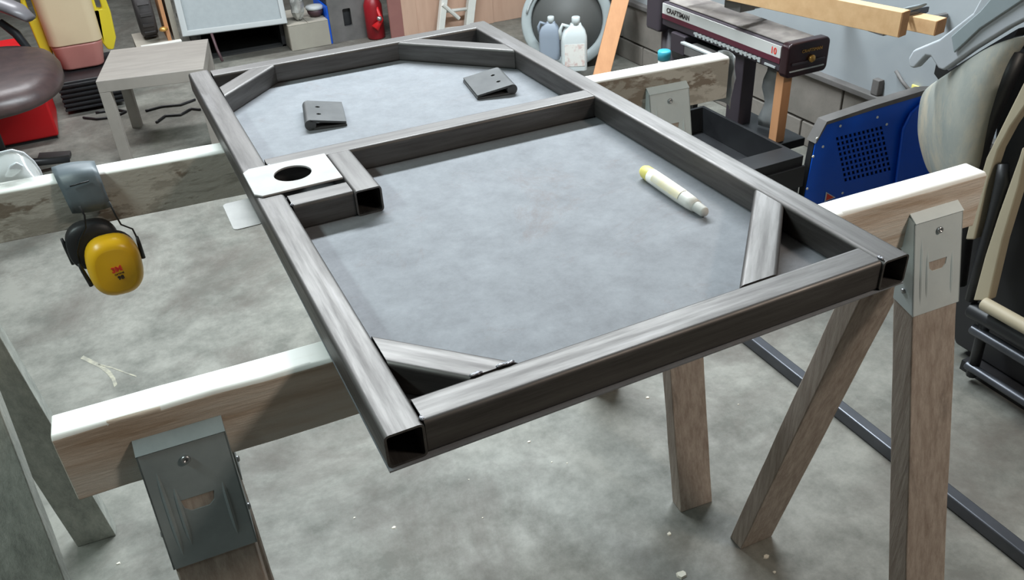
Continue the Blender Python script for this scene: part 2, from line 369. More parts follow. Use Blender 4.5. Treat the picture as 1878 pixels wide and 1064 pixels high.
# ------------------------------------------------------------------ sawhorses
def sawhorse(label, x0, x1, yc, ang, brk, beam_mat, bracket_mats, zt=.960, bh=.084, bw=.041, widths=None):
    t = thing('sawhorse', label, 'sawhorse', (0, yc, 0), ang); t['_local'] = 1
    I = Matrix.Identity(4)
    # slightly worn beam
    m = MB(); n = 24; rows = []
    for k in range(n+1):
        x = x0+(x1-x0)*k/n; j = lambda s=.0012: random.uniform(-s, s)
        c = .004
        prof = [(-bw/2, zt-bh), (-bw/2, zt-c), (-bw/2+c, zt), (bw/2-c, zt), (bw/2, zt-c), (bw/2, zt-bh)]
        rows.append([Vector((x, a+(j() if k not in (0, n) else 0), b+(j(.0008) if b < zt-.001 else -abs(j(.0004))))) for a, b in prof])
    vs = [p for r in rows for p in r]; q = 6
    fs = [(i*q+a, i*q+(a+1) % q, (i+1)*q+(a+1) % q, (i+1)*q+a) for i in range(n) for a in range(q)]
    fs += [tuple(range(q-1, -1, -1)), tuple(n*q+a for a in range(q))]
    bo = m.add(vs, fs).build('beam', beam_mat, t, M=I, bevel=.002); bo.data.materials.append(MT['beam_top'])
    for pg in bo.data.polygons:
        if pg.normal.z > .6: pg.material_index = 1  # upward faces take the painted-in lit tone
    sl = .238; lw = .083
    for bi, bx in enumerate(brk):
        bm_ = bracket_mats[bi]; hw = .0435
        ztop = zt-.041; zbot = zt-.175
        yo = lambda z: bw/2+.013+(ztop-z)*sl          # outer plate face distance from beam centre
        g = MB()
        br = None
        for s in (-1, 1):
            a = math.atan(sl)
            # plate frame: local x along beam, local y up the plate, local z outward
            up = Vector((0, -s*math.sin(a), math.cos(a))); xd = Vector((-s*-1, 0, 0)) if s < 0 else Vector((-1, 0, 0))
            Mx = Matrix((xd, up, xd.cross(up))).transposed().to_4x4(); Mx.translation = Vector((bx, s*yo(zbot), zbot))
            hp = (ztop-zbot)/math.cos(a)
            slot = [(-.017, hp-.062), (.017, hp-.062), (.015, hp-.072), (.009, hp-.077), (-.009, hp-.077), (-.015, hp-.072)]
            g.holed([(-hw, 0), (hw, 0), (hw, hp), (-hw, hp)], [slot], .0018, Mx)
            # ribs
            for rx, y0, y1 in ((-.027, .015, .085), (.030, .010, .118), (.019, .02, .095)):
                g.sweep([Mx @ Vector((rx, y0+(y1-y0)*k/6, .0012)) for k in range(7)], [.001, .0025, .003, .003, .003, .0025, .001], n=8)
            # top lip bending in to the beam
            g.prism([Mx @ Vector((-hw, hp, 0)), Mx @ Vector((hw, hp, 0)), Vector((bx+hw*xd.x, s*(bw/2-.001), ztop+.010)), Vector((bx-hw*xd.x, s*(bw/2-.001), ztop+.010))], (0, s*.0018, .0006))
            # side flanges
            for sx in (-1, 1):
                X = bx+sx*hw
                g.prism([(X, s*yo(zbot), zbot), (X, s*(yo(zbot)-.040), zbot+.010), (X, s*(bw/2), ztop-.03), (X, s*(bw/2), ztop+.006), (X, s*yo(ztop), ztop)], (-sx*.0016, 0, 0))
            # curled slot lip
            g.sweep([Mx @ Vector((p[0], p[1], .0022)) for p in slot[1:]+slot[:1]], .0011, n=6)
        # spreader under the beam
        g.box((bx-hw+.002, -bw/2-.004, zt-bh-.004), (bx+hw-.002, bw/2+.004, zt-bh-.001))
        br = g.build('metal_bracket', bm_, t, M=I); br['_local'] = 1
        for s in (-1, 1):
            z = ztop-.017; sc = MB()
            Mx = frame3((bx, s*(yo(z)+.0015), z), (1, 0, 0), (0, -s*sl, 1))
            if s > 0: Mx = Mx @ Matrix.Rotation(math.pi, 4, 'Y')
            sc.lathe([(.0045, -.001), (.005, .001), (.004, .0025), (.0022, .003), (.002, .0012)], Mx, n=14)
            sc.build('screw', MT['screw'], br, M=I, smooth=True)
            z = zbot+.03
            for sx in (-1, 1):
                sc = MB(); M2 = Matrix.Translation((bx+sx*(hw+.0002), s*(yo(z)-.018), z)) @ Matrix.Rotation(sx*math.pi/2, 4, 'Y')
                sc.lathe([(.0040, -.001), (.0040, .0015), (.0025, .003)], M2, n=12).build('screw', MT['screw'], br, M=I, smooth=True)
        for s in (-1, 1):
            l = MB(); wd_ = lw
            if widths and (bi, s) in widths: wd_ = widths[(bi, s)]
            N = 12; rows = []
            for k in range(N+1):
                z = (ztop-.006)*(1-k/N) + 0*k
                yout = yo(z)-.0012; yin = yout-.0385
                if z > zt-bh-.006: yin = max(yin, bw/2+.001)
                x_l = bx-wd_/2; x_r = bx+wd_/2
                if wd_ > lw: x_r = bx+lw/2; x_l = x_r-(lw if z > zbot-.01 else wd_)
                j = lambda: random.uniform(-.0008, .0008) if 0 < k < N else 0
                rows.append([(x_l+j(), s*yout, z), (x_r+j(), s*yout, z), (x_r+j(), s*yin, z), (x_l+j(), s*yin, z)])
            vs = [p for r in rows for p in r]
            fs = [(i*4+a, i*4+(a+1) % 4, (i+1)*4+(a+1) % 4, (i+1)*4+a) for i in range(N) for a in range(4)]+[(3, 2, 1, 0), tuple(N*4+a for a in range(4))]
            l.add(vs, fs).build('leg', MT['leg_grey'] if (widths and bi == 0) else MT['leg'], t, M=I, bevel=.0025)
    return t
fa = math.atan2(.148-.198, 1.204)
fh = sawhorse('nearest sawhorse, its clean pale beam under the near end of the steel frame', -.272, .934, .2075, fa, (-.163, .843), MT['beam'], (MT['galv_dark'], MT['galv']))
ra = math.atan2(.745-.846, 1.288)
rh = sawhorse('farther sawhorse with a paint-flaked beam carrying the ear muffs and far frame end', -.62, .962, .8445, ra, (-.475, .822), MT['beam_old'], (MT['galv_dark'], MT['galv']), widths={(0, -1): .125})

# ------------------------------------------------------------------ hinges, marker
def hinge(label, bf, bb, side, wid):
    # barrel from front bf to back bb on the sheet; leaves fold to `side`
    zs = H-S; r = .0095
    t = thing('weld_on_hinge', label, 'hinge', (bf[0], bf[1], zs), group='loose hinges on the backing sheet')
    a = Vector((*bf, zs+r)); b = Vector((*bb, zs+r)); d = (b-a).normalized(); n = Vector((d.y, -d.x, 0))*side
    MB().sweep([a, b], r, n=20).build('barrel', MT['hinge'], t, bevel=.0008)
    Z = Vector((0, 0, 1))
    # lower leaf flat on sheet
    q = MB(); q.prism([a-Z*r+n*0+Z*.0001, b-Z*r+Z*.0001, b-Z*r+n*wid, a-Z*r+n*wid], (0, 0, .004)); q.build('lower_leaf', MT['hinge'], t, bevel=.0006)
    # upper leaf slopes down to the far edge, with two bolt holes near the barrel
    ln = (b-a).length
    o = a+Z*(r-.004); e = n*wid*.98+Z*(-2*r+.0085); M = frame3(o, d, e) ; wl = e.length
    if M.col[2].z < 0:
        M = frame3(b+Z*(r-.004), -d, e)
    q = MB(); q.holed([(0, 0), (ln, 0), (ln, wl), (0, wl)], [circ(ln*.32, .016, .0038, n=16), circ(ln*.68, .016, .0038, n=16)], .004, M)
    q.build('upper_leaf', MT['hinge'], t, bevel=.0006)
    MB().lathe([(r*.55, 0), (r*.55, .003)], frame3(b+d*.0005, n, Z) @ Matrix.Rotation(0 if side < 0 else math.pi, 4, 'Y'), n=14).build('hinge_pin', MT['gold'] if side < 0 else MT['hinge'], t)
    return t
hinge('dark loose hinge lying with its barrel to the left, at left on the far sheet', (.146, .822), (.166, .918), 1, .060)
hinge('dark loose hinge lying with its barrel to the right, at right on the far sheet', (.507, .790), (.523, .892), -1, .066)
mk = thing('paint_marker', 'chunky white and yellow paint marker lying on the steel sheet', 'marker', (.515, .31, H-S))
a = Vector((.517, .384, H-S+.0105)); b = Vector((.516, .236, H-S+.0085)); d = (b-a).normalized(); ln = (b-a).length
Mk = frame3(a, Vector((0, 0, 1)).cross(d), Vector((0, 0, 1))); Mk = Matrix.Translation(a) @ d.to_track_quat('Z', 'X').to_matrix().to_4x4()
MB().lathe([(.003, 0), (.0075, .002), (.0098, .008), (.0103, .02), (.0105, .045)], Mk, n=24).build('end_cap', MT['marker_y'], mk, smooth=True)
MB().lathe([(.0104, .022), (.0107, .05), (.0106, .09), (.0098, .115), (.0086, .128)], Mk, n=24).build('barrel', MT['marker'], mk, smooth=True)
MB().lathe([(.0080, .127), (.0074, .130), (.0070, ln-.003), (.0055, ln)], Mk, n=20).build('cap', MT['white'], mk, smooth=True)
lb = MB(); rows = []
for k in range(7):
    zz = .035+.065*k/6
    rows.append([Mk @ Vector((.01085*math.cos(q_), .01085*math.sin(q_), zz)) for q_ in [math.radians(v) for v in range(-20, 90, 15)]])
lb.grid(rows).build('label', MT['marker_l'], mk, smooth=True)

# ------------------------------------------------------------------ ear muffs on the rear beam
em = thing('ear_muffs', 'yellow ear muffs with grey padded headband hung over the farther sawhorse beam', 'ear muffs', (-.21, .80, .76))
yb = .843
rows = []
prof = [(.885, .925), (.888, .955), (.880, .9655), (.862, .968), (.845, .967), (.835, .962), (.829, .950), (.824, .930), (.822, .912)]
for i, (yy, zz) in enumerate(prof):
    k = i/8; xa = -.258+.016*k; xb = -.194+.008*k; row = []
    for j in range(9):
        q_ = j/8; bul = .004*math.sin(math.pi*q_)
        row.append(Vector((xa+(xb-xa)*q_, yy-.006*q_-bul*(i > 3), zz+bul*(i <= 5)+.001*math.sin(9*k+3*q_))))
    rows.append(row)
hb = MB().grid(rows).build('headband_pad', MT['grey_pad'], em, smooth=True, solid=.007)
hb.modifiers[0].offset = -1 if False else 0
MB().sweep([P(128, 342, y=.816), P(145, 337, y=.816), P(163, 332, y=.817)], .0012, n=6).build('stitched_slot', MT['black'], em, smooth=True)
# cup
cc = P(211, 487, y=.785); vdir = (CAM-cc).normalized()
nrm = Vector((vdir.x*.75, vdir.y, vdir.z*.70)).normalized()
upv = (P(195, 430, y=.785)-P(228, 545, y=.785))
Mc = frame3(cc, upv.cross(nrm), upv)      # local x right, y up, z toward camera
if Mc.col[2].to_3d().dot(vdir) < 0: Mc = frame3(cc, nrm.cross(upv), upv)
def superell(a, b, n=36, e=2.6):
    out = []
    for k in range(n):
        t_ = 2*math.pi*k/n; c, s_ = math.cos(t_), math.sin(t_)
        out.append((a*math.copysign(abs(c)**(2/e), c), b*math.copysign(abs(s_)**(2/e), s_)))
    return out
def dome(M, a, b, layers):
    m = MB(); n = 36; vs = []
    for sc, z in layers: vs += [M @ Vector((x*sc, y*sc, z)) for x, y in superell(a, b)]
    fs = [(i*n+k, i*n+(k+1) % n, (i+1)*n+(k+1) % n, (i+1)*n+k) for i in range(len(layers)-1) for k in range(n)]
    fs += [tuple(range(n-1, -1, -1)), tuple((len(layers)-1)*n+k for k in range(n))]
    return m.add(vs, fs)
ca, cb = .0405, .051
dome(Mc, ca, cb, [(.97, -.014), (1, -.012), (1, -.004), (.985, .004), (.94, .0105), (.84, .016), (.72, .0195), (.70, .0195), (.45, .0215), (.15, .0225), (.02, .0226)]).build('ear_cup', MT['yellow'], em, smooth=True)
dome(Mc, ca, cb, [(.80, -.034), (.93, -.031), (.97, -.024), (.95, -.015), (.90, -.013)]).build('ear_cushion', MT['black'], em, smooth=True)
# second cup, behind the beam-side
c2 = P(172, 449, y=.812); M2 = Mc.copy(); M2.translation = c2; M2 = M2 @ Matrix.Rotation(math.radians(-4), 4, 'X')
dome(M2, ca*.97, cb*.78, [(.80, -.020), (.96, -.017), (1, -.008), (.99, .004), (.93, .010), (.6, .011)]).build('ear_cushion', MT['black'], em, smooth=True)
def pix(lst, y): return [P(u, v, y=yy) for (u, v), yy in zip(lst, y if isinstance(y, list) else [y]*len(lst))]
MB().sweep(pix([(145, 378), (155, 395), (157, 418), (146, 440), (141, 462), (146, 484)], .80), .0014, n=8).build('wire_arm', MT['blackm'], em, smooth=True)
MB().sweep(pix([(200, 370), (212, 395), (222, 412), (243, 420), (250, 434), (255, 446)], .80), .0014, n=8).build('wire_arm', MT['blackm'], em, smooth=True)
for (u0, v0), (u1, v1), yy in (((113, 438), (135, 484), .815), ((144, 484), (168, 524), .79), ((251, 434), (263, 473), .80)):
    MB().sweep([P(u0, v0, y=yy), P((u0*2+u1)/3, (v0*2+v1)/3, y=yy), P(u1, v1, y=yy)], [.0022, .0032, .0036], n=8).build('slider', MT['black'], em, smooth=True)
Ml = Mc @ Matrix.Translation((0, 0, .0222))
text('red_lettering', '3M', MT['red_ink'], em, Ml @ Matrix.Translation((.001, .004, .0)) @ Matrix.Rotation(math.radians(8), 4, 'Z'), .0125, ext=.0012, bold=.0005)
text('black_lettering', 'OPTIME', MT['black_ink'], em, Ml @ Matrix.Translation((.003, -.0045, 0)) @ Matrix.Rotation(math.radians(8), 4, 'Z'), .0042, ext=.0010)
text('black_lettering', '98', MT['black_ink'], em, Ml @ Matrix.Translation((.004, -.0115, 0)) @ Matrix.Rotation(math.radians(8), 4, 'Z'), .0095, ext=.0012, bold=.0003)

# ------------------------------------------------------------------ clear face shield on rear beam at left
fsx = thing('face_shield', 'clear plastic curved shield resting on the farther beam at the far left', 'face shield', (-.32, .88, .955))
arc = [(-30, 300), (0, 281), (22, 276), (42, 281), (60, 296), (72, 313), (80, 332)]
top = [P(u, v, y=.905) for u, v in arc]; bot = [P(u, v, y=.862) for u, v in [(-30, 345), (0, 341), (22, 338), (42, 336), (60, 334), (72, 333), (79, 335)]]
rows = [[t_.lerp(b_, k/6)+Vector((0, -.010*math.sin(math.pi*k/6), 0)) for t_, b_ in zip(top, bot)] for k in range(7)]
MB().grid(rows).build('film', MT['clear'], fsx, smooth=True, solid=.0012, subsurf=1)
MB().sweep(top, .0026, n=8).build('rim', MT['clear_rim'], fsx, smooth=True)
cr = [P(u, v, y=.875) for u, v in [(8, 325), (18, 305), (30, 298), (44, 306), (34, 318), (22, 326)]]
MB().prism(cr, (0, .006, 0)).build('nose_pad', MT['clear_rim'], fsx, bevel=.002)

# ------------------------------------------------------------------ steel tube and chips on floor
st = tube('steel_tube', (1.303, 1.35, .019), (1.303, -.35, .019), None, MT['tube_dark'], size=(.032, .036))
tag(st, 'long dark square steel tube lying on the floor at right', 'steel tube')
chips = [(970, 811, .006), (1040, 850, .003), (722, 968, .006), (650, 950, .004), (1227, 980, .008), (1250, 1055, .017), (1405, 1022, .009), (1420, 1050, .005), (428, 905, .004), (250, 395, .010), (1012, 848, .003), (860, 880, .003), (1188, 730, .007), (1354, 742, .003), (858, 812, .003), (217, 1034, .006), (885, 950, .003)]
CL = ['round white chip on the floor below the middle of the front rail', 'tiny pale chip right of the round white one below the front rail', 'thin white sliver on the floor right of the dark grey bracket',
      'tiny pale chip on the floor just right of the dark grey bracket', 'pale pebble-like chip on the floor left of the leaning right-hand legs', 'largest pale chip on the floor, at the bottom edge left of the right legs',
      'pale chip on the shadowed floor just below the slanting rear leg', 'small pale chip beside the bottom edge, below the slanting rear leg', 'small chip on the floor against the left bracket edge',
      'pale chip on the floor between the two sawhorses near the farther beam', 'faint speck on the floor between the round white chip and the front rail', 'faint speck on the floor at the middle bottom of the picture',
      'small chip on the floor left of the short upright rear leg', 'white speck on the floor between the two right-hand rear legs', 'speck on the floor just below the front rail near its left corner',
      'small chip on the floor left of the dark grey bracket, at the bottom', 'faint speck on the floor right of the bottom middle']
for i, (u, v, s) in enumerate(chips):
    c = P(u, v, z=.0); n = random.randint(5, 7); m = MB()
    ring = [(c.x+s*random.uniform(.6, 1.1)*math.cos(2*math.pi*k/n), c.y+.7*s*random.uniform(.6, 1.1)*math.sin(2*math.pi*k/n)) for k in range(n)]
    m.hexa([(x, y, 0) for x, y in ring], [((x-c.x)*.8+c.x, (y-c.y)*.8+c.y, s*.25+random.uniform(0, .001)) for x, y in ring])
    big = s > .015
    tag(m.build('floor_chip', MT['chip']), CL[i], 'chip', 'pale chips scattered on the floor')

flo = bpy.data.objects['floor']
stk = [(150, 655), (168, 664), (185, 672), (200, 684), (208, 696), (212, 708)]
MB().grid([[P(u-2.5, v+2.5, z=.0006), P(u+3.0, v-3, z=.0006)] for u, v in stk]).build('paint_streak', MT['streak'], flo)
MB().grid([[P(u, v+1.5, z=.0006), P(u, v-1.0, z=.0006)] for u, v in [(180, 668), (205, 674), (232, 684), (250, 690)]]).build('paint_streak', MT['streak'], flo)
# ------------------------------------------------------------------ left background
# chair
ch = thing('leather_chair', 'dark brown leather chair with a low padded seat at the left edge', 'chair', (-.55, 3.4, 0))
rows = []
for i, zz in enumerate((.395, .41, .435, .465, .485)):
    sc = (.93, 1.0, 1.0, .95, .82)[i]
    rows.append([(-.66+.335*sc*math.copysign(abs(math.cos(t_))**.75, math.cos(t_)), 3.42+.42*sc*math.copysign(abs(math.sin(t_))**.75, math.sin(t_)), zz) for t_ in [2*math.pi*k/32 for k in range(32)]])
m = MB(); vs = [p for r in rows for p in r]; n = 32
fs = [(i*n+k, i*n+(k+1) % n, (i+1)*n+(k+1) % n, (i+1)*n+k) for i in range(4) for k in range(n)]+[tuple(range(n-1, -1, -1)), tuple(4*n+k for k in range(n))]
m.add(vs, fs).build('seat', MT['leather'], ch, smooth=True)
MB().sweep([(-.66, 3.4, .396), (-.66, 3.4, .08)], .03, n=12).build('column', MT['blackm'], ch, smooth=True)
for k in range(5):
    a_ = 2*math.pi*k/5+.3
    MB().sweep([(-.66, 3.4, .09), (-.66+.25*math.cos(a_), 3.4+.25*math.sin(a_), .03)], [.022, .014], n=8).build('leg', MT['blackm'], ch, smooth=True)
ar = [P(u, v, y=y_) for (u, v), y_ in zip([(-60, -30), (0, 6), (30, 18), (55, 34)], [3.9, 3.86, 3.8, 3.76])]
MB().sweep(ar, [.05, .05, .046, .028], n=14, flat=(1.2, .6)).build('armrest', MT['arm'], ch, smooth=True)
MB().sweep([P(0, 40, y=3.85), P(30, 62, y=3.82), P(58, 98, y=3.75), (-.50, 3.60, .36)], [.016, .02, .018, .014], n=8).build('armrest_support', MT['blackm'], ch, smooth=True)
# red tool chest under/behind the seat
rb = thing('red_tool_box', 'red metal tool box on the floor below the brown chair seat', 'tool box', (-.72, 3.95, 0))
MB().box((-1.05, 3.86, .012), (-.455, 4.25, .20)).build('body', MT['red'], rb, bevel=.012)
MB().box((-1.04, 3.87, .0), (-.465, 4.24, .012)).build('base', MT['black'], rb)
MB().box((-1.05, 4.28, .012), (-.50, 4.5, .34)).build('lid', MT['red'], rb, bevel=.01)
# small table
lt = thing('side_table', 'small square grey-brown side table behind the far left corner of the frame', 'table', (0, 0, 0))
TZ = .37; fl = P(175, 150, z=TZ); lt.location = (fl.x, fl.y, 0); lt.rotation_euler = (0, 0, -.2); lt['_local'] = 1
TW, TD = .44, .47; I4 = Matrix.Identity(4)
MB().box((0, 0, TZ-.05), (TW, TD, TZ)).build('table_top', MT['lack'], lt, bevel=.002, M=I4)
for x_, y_ in ((0, 0), (TW-.045, 0), (0, TD-.045), (TW-.045, TD-.045)):
    MB().box((x_+.0005, y_+.0005, 0), (x_+.045, y_+.045, TZ-.0505)).build('leg', MT['lack'], lt, bevel=.001, M=I4)
# tank on a black crate
cr_ = thing('black_crate', 'low black slatted crate under the pink-bottomed jug', 'crate', (-.27, 4.35, 0))
MB().box((-.41, 4.18, .02), (-.13, 4.62, .165)).build('bin', MT['black'], cr_, bevel=.004)
for k in range(6):
    MB().box((-.413, 4.165, .022+.024*k), (-.127, 4.178, .034+.024*k)).build('slat', MT['blackm'], cr_, bevel=.002)
jg = thing('liquid_jug', 'big milky jug with pink liquid in its bottom and yellow side handles', 'jug', (-.27, 4.45, .168))
def rprism(x0, x1, y0, y1, z0, z1, r, inset0=0):
    q = rrect(x0, y0, x1, y1, r, 6)
    b = [(x+(((x0+x1)/2-x)*inset0), y+(((y0+y1)/2-y)*inset0), z0) for x, y in q]
    return MB().hexa(b, [(x, y, z1) for x, y in q])
b1 = rprism(-.398, -.147, 4.328, 4.552, .17, .2995, .055, .20).build('liquid_level', MT['tank_liquid'], jg, bevel=.012)
b2 = rprism(-.405, -.140, 4.322, 4.558, .30, .62, .055, .04).build('jug_body', MT['tank'], jg, bevel=.006)
b3 = rprism(-.34, -.21, 4.38, 4.50, .62, .66, .04).build('cap', MT['tank_y'], jg, bevel=.006)
for s, x_ in ((-1, -.425), (1, -.120)):
    hx = x_
    Mh = frame3((hx, 4.44, .42), (1, 0, 0), (0, 0, 1))
    MB().holed([(-.032, -.15), (-.018, -.185), (.012, -.19), (.040, -.13), (.05, .0), (.04, .12), (.02, .2), (-.03, .2)] if s > 0 else [(.03, -.17), (.012, -.2), (-.005, -.2), (-.02, -.16), (-.035, .1), (-.02, .2), (.03, .2)],
               [rrect(-.010, .02, .014, .13, .011, 4)], .05, Mh).build('handle', MT['tank_y'], jg, bevel=.008)
# black cables on the floor under the side table
for i, (lab, pts) in enumerate((('black cable curling on the floor under the side table, nearest the frame', [(-.02, 3.80), (.03, 3.87), (.10, 3.84), (.16, 3.90), (.20, 3.86)]),
                                ('black cable lying straight on the floor behind the curled one', [(-.05, 4.00), (.03, 4.02), (.12, 3.99), (.20, 4.03)]),
                                ('black cable loop on the floor in front of the slatted crate', [(-.34, 4.08), (-.28, 4.02), (-.20, 4.00), (-.14, 4.05), (-.18, 4.11), (-.28, 4.12)]))):
    q = []
    for (x0_, y0_), (x1_, y1_) in zip(pts, pts[1:]): q += [(x0_+(x1_-x0_)*k/4, y0_+(y1_-y0_)*k/4, .0065) for k in range(4)]
    q.append((*pts[-1], .0065))
    tag(MB().sweep(q, .006, n=8).build('cable', MT['black'], smooth=True), lab, 'cable', 'black cables under the side table')
# dark strip on floor in front
tag(MB().prism([P(70, 300, z=0), P(130, 291, z=0), P(132, 283, z=0), P(74, 287, z=0)], (0, 0, .02)).build('rubber_strip', MT['rubber'], bevel=.004), 'short dark rubber strip on the floor just behind the padded headband', 'strip')
# hazy cast plate behind small table: wooden base with tyre
wb = thing('wooden_stand', 'pale wooden stand with a white front edge, left of the grey framed panel', 'stand', (.13, 4.75, 0))
MB().box((.01, 4.62, 0), (.255, 5.0, .125)).build('base', MT['carton'], wb, bevel=.003)
MB().box((.03, 4.60, .125), (.25, 4.64, .165)).build('front_edge', MT['white'], wb, bevel=.005)
MB().box((.01, 4.64, .125), (.25, 5.0, .145)).build('shelf', MT['carton'], wb)
MB().box((.185, 4.70, .145), (.205, 4.98, .50)).build('upright', MT['pine_z'], wb)
MB().box((.220, 4.70, .145), (.250, 4.98, .50)).build('upright', MT['carton'], wb)
ty = thing('tyre', 'small dark ribbed tyre standing on the pale wooden stand', 'tyre', (.12, 4.9, .147))
Mt = Matrix.Translation((.105, 4.86, .306)) @ Matrix.Rotation(math.pi/2, 4, 'Y')
MB().lathe([(.06, -.045), (.135, -.045), (.15, -.035), (.152, 0), (.15, .035), (.135, .045), (.06, .045)], Mt, n=32).build('tread', MT['rubber'], ty, smooth=True)
for k in range(16):
    a_ = 2*math.pi*k/16
    MB().box((.149, -.008, -.03), (.158, .008, .03), Mt @ Matrix.Rotation(a_, 4, 'Z')).build('lug', MT['rubber'], ty)
tag(MB().lathe([(.012, 0), (.022, .004), (.024, .014), (.014, .022)], Matrix.Translation(P(300, 55, y=4.68)*1) @ Matrix.Translation((0, 0, -.006)), n=14).build('brass_fitting', MT['gold'], smooth=True), 'little yellow fitting lying on the pale wooden stand', 'fitting')
# grey panel cart
gp = thing('grey_panel_cabinet', 'black open cabinet with a grey framed lid panel behind the far rail', 'cabinet', (.56, 4.9, 0))
MB().box((.345, 4.72, .0), (.365, 5.25, .15)).build('side', MT['black'], gp)
MB().box((.82, 4.72, .0), (.84, 5.25, .17)).build('side', MT['black'], gp)
MB().box((.345, 5.2, .0), (.84, 5.24, .15)).build('back', MT['hole'], gp)
MB().box((.345, 4.72, .0), (.84, 5.24, .01)).build('bottom', MT['hole'], gp)
MB().box((.30, 4.72, .15), (.843, 5.25, .165)).build('top', MT['black'], gp)
c = [P(335, 68, y=4.62), P(527, 43, y=4.62), P(522, -60, y=4.72), P(308, -45, y=4.72)]
o = c[0]; M = frame3(o, c[1]-c[0], c[3]-c[0]); wl = (c[1]-c[0]).length; hl = (c[3]-c[0]).length
MB().box((.0, 0, -.03), (wl, hl, 0), M).build('lid', MT['grey_panel'], gp, bevel=.004)
MB().holed([(0, 0), (wl, 0), (wl, hl), (0, hl)], [[(.035, .03), (wl-.03, .03), (wl-.03, hl-.03), (.035, hl-.03)]], .014, M).build('lid_frame', MT['grey_rim'], gp, bevel=.004)
tag(MB().sweep([P(388, 62, y=4.6), P(398, 90, y=4.55), P(408, 112, y=4.5)], .008, n=10).build('pink_rod', MT['pink_rod'], smooth=True), 'thin dull pink rod leaning in front of the black cabinet', 'rod')
# pale carton and things on it
bx = thing('pale_box', 'pale cardboard-coloured box right of the black cabinet', 'box', (.98, 4.85, 0))
MB().box((.845, 4.58, .0), (1.085, 4.95, .145)).build('carton_body', MT['carton'], bx, bevel=.004)
MB().box((.845, 4.58, .1455), (.963, 4.95, .149)).build('flap', MT['carton'], bx)
MB().box((.966, 4.58, .1455), (1.085, 4.95, .149)).build('flap', MT['carton'], bx)
m = MB(); rr = []
for i in range(9):
    th = math.pi*i/8
    rr.append([Vector((.935+.045*math.sin(th)*math.cos(p_)*random.uniform(.75, 1.15), 4.66+.045*math.sin(th)*math.sin(p_)*random.uniform(.75, 1.15), .235-.085*math.cos(th)*random.uniform(.9, 1.02))) for p_ in [2*math.pi*k/14 for k in range(14)]])
n = 14; vs = [p for r in rr for p in r]
m.add(vs, [(i*n+k, i*n+(k+1) % n, (i+1)*n+(k+1) % n, (i+1)*n+k) for i in range(8) for k in range(n)])
tag(m.build('crumpled_foil', MT['foil']), 'crumpled silver foil lump on top of the pale box', 'foil')
cp = thing('dark_bowl', 'dark bowl with a light rim beside the foil on the pale box', 'bowl', (1.035, 4.7, .15))
MB().lathe([(.03, 0), (.045, .02), (.05, .045)], Matrix.Translation((1.045, 4.70, .150)), n=20).build('bowl', MT['pink_rod'], cp, smooth=True)
MB().lathe([(.053, .045), (.055, .052), (.052, .062), (.02, .066)], Matrix.Translation((1.045, 4.70, .150)), n=20).build('lid', MT['grey_rim'], cp, smooth=True)
# grey box with black slot
gb = thing('grey_machine_box', 'dirty grey metal box with a black slot, standing behind the far rail', 'machine', (1.2, 4.7, 0))
Mg = frame3((1.10, 4.60, 0), (1, 0, 0), (0, 0, 1))
MB().holed([(0, 0), (.235, 0), (.235, .42), (0, .42)], [rrect(.085, .085, .135, .19, .008, 3)], -.02, Mg).build('front', MT['greybox'], gb)
MB().box((1.10, 4.63, 0), (1.335, 4.95, .42)).build('housing', MT['blackm'], gb, bevel=.004)
MB().box((1.088, 4.60, 0), (1.0985, 4.9, .22)).build('blue_edge', MT['blue'], gb)
# red extinguisher
ex = thing('fire_extinguisher', 'small red extinguisher with a chrome valve beside the grey slotted box', 'extinguisher', (1.46, 4.75, 0))
MB().lathe([(.045, 0), (.055, .01), (.055, .20), (.04, .24), (.02, .26)], Matrix.Translation((1.36, 4.55, 0)), n=24).build('cylinder', MT['red_dark'], ex, smooth=True)
MB().lathe([(.018, .25), (.02, .29), (.012, .30)], Matrix.Translation((1.36, 4.55, 0)), n=14).build('valve', MT['screw'], ex, smooth=True)
MB().sweep([P(688, 52, y=4.47), P(700, 36, y=4.48), (1.36, 4.53, .26)], [.026, .012, .008], n=12).build('horn', MT['red'], ex, smooth=True)
MB().lathe([(.014, -.01), (.016, .0), (.012, .012)], Matrix.Translation(P(696, 34, y=4.45)), n=14).build('gauge', MT['screw'], ex, smooth=True)
# plywood sheets, board, ladder
pls = [(714, 738, 'ply2', 4.40, 'maroon board leaning at the left of the plywood sheets', 'board'), (736, 765, 'ply', 4.41, 'narrow pale plywood strip next to the maroon board', 'plywood'), (764, 905, 'ply', 4.42, 'plywood sheet standing behind the white ladder', 'plywood'), (903, 1010, 'ply', 4.43, 'plywood sheet standing between the ladder and the grey bin', 'plywood')]
for u0, u1, mt, yy, lab, ct in pls:
    a = P(u0, 30, y=yy); b = P(u1, 30, y=yy)
    tag(MB().box((a.x, yy, 0), (b.x, yy+.018, 1.3)).build('standing_sheet', MT[mt], bevel=.002), lab, ct)
ld = thing('white_ladder', 'white wooden ladder leaning on the plywood sheets', 'ladder', (1.75, 4.33, 0))
yy = 4.33
for u0, v0, u1, v1, w_ in ((800, 60, 812, -40, .028), (851, 60, 862, -40, .036)):
    a = P(u0, v0, y=yy); b = P(u1, v1, y=yy+.04); a.z = 0
    MB().hexa([a+Vector((0, -.02, 0)), a+Vector((w_*1.4, -.02, 0)), a+Vector((w_*1.4, .02, 0)), a+Vector((0, .02, 0))], [b+Vector((0, -.02, 0)), b+Vector((w_*1.4, -.02, 0)), b+Vector((w_*1.4, .02, 0)), b+Vector((0, .02, 0))]).build('rail', MT['white'], ld, bevel=.003)
a = P(812, 8, y=yy+.0); b = P(842, 34, y=yy+.0)
MB().sweep([a, b], .012, n=8).build('brace', MT['white'], ld)
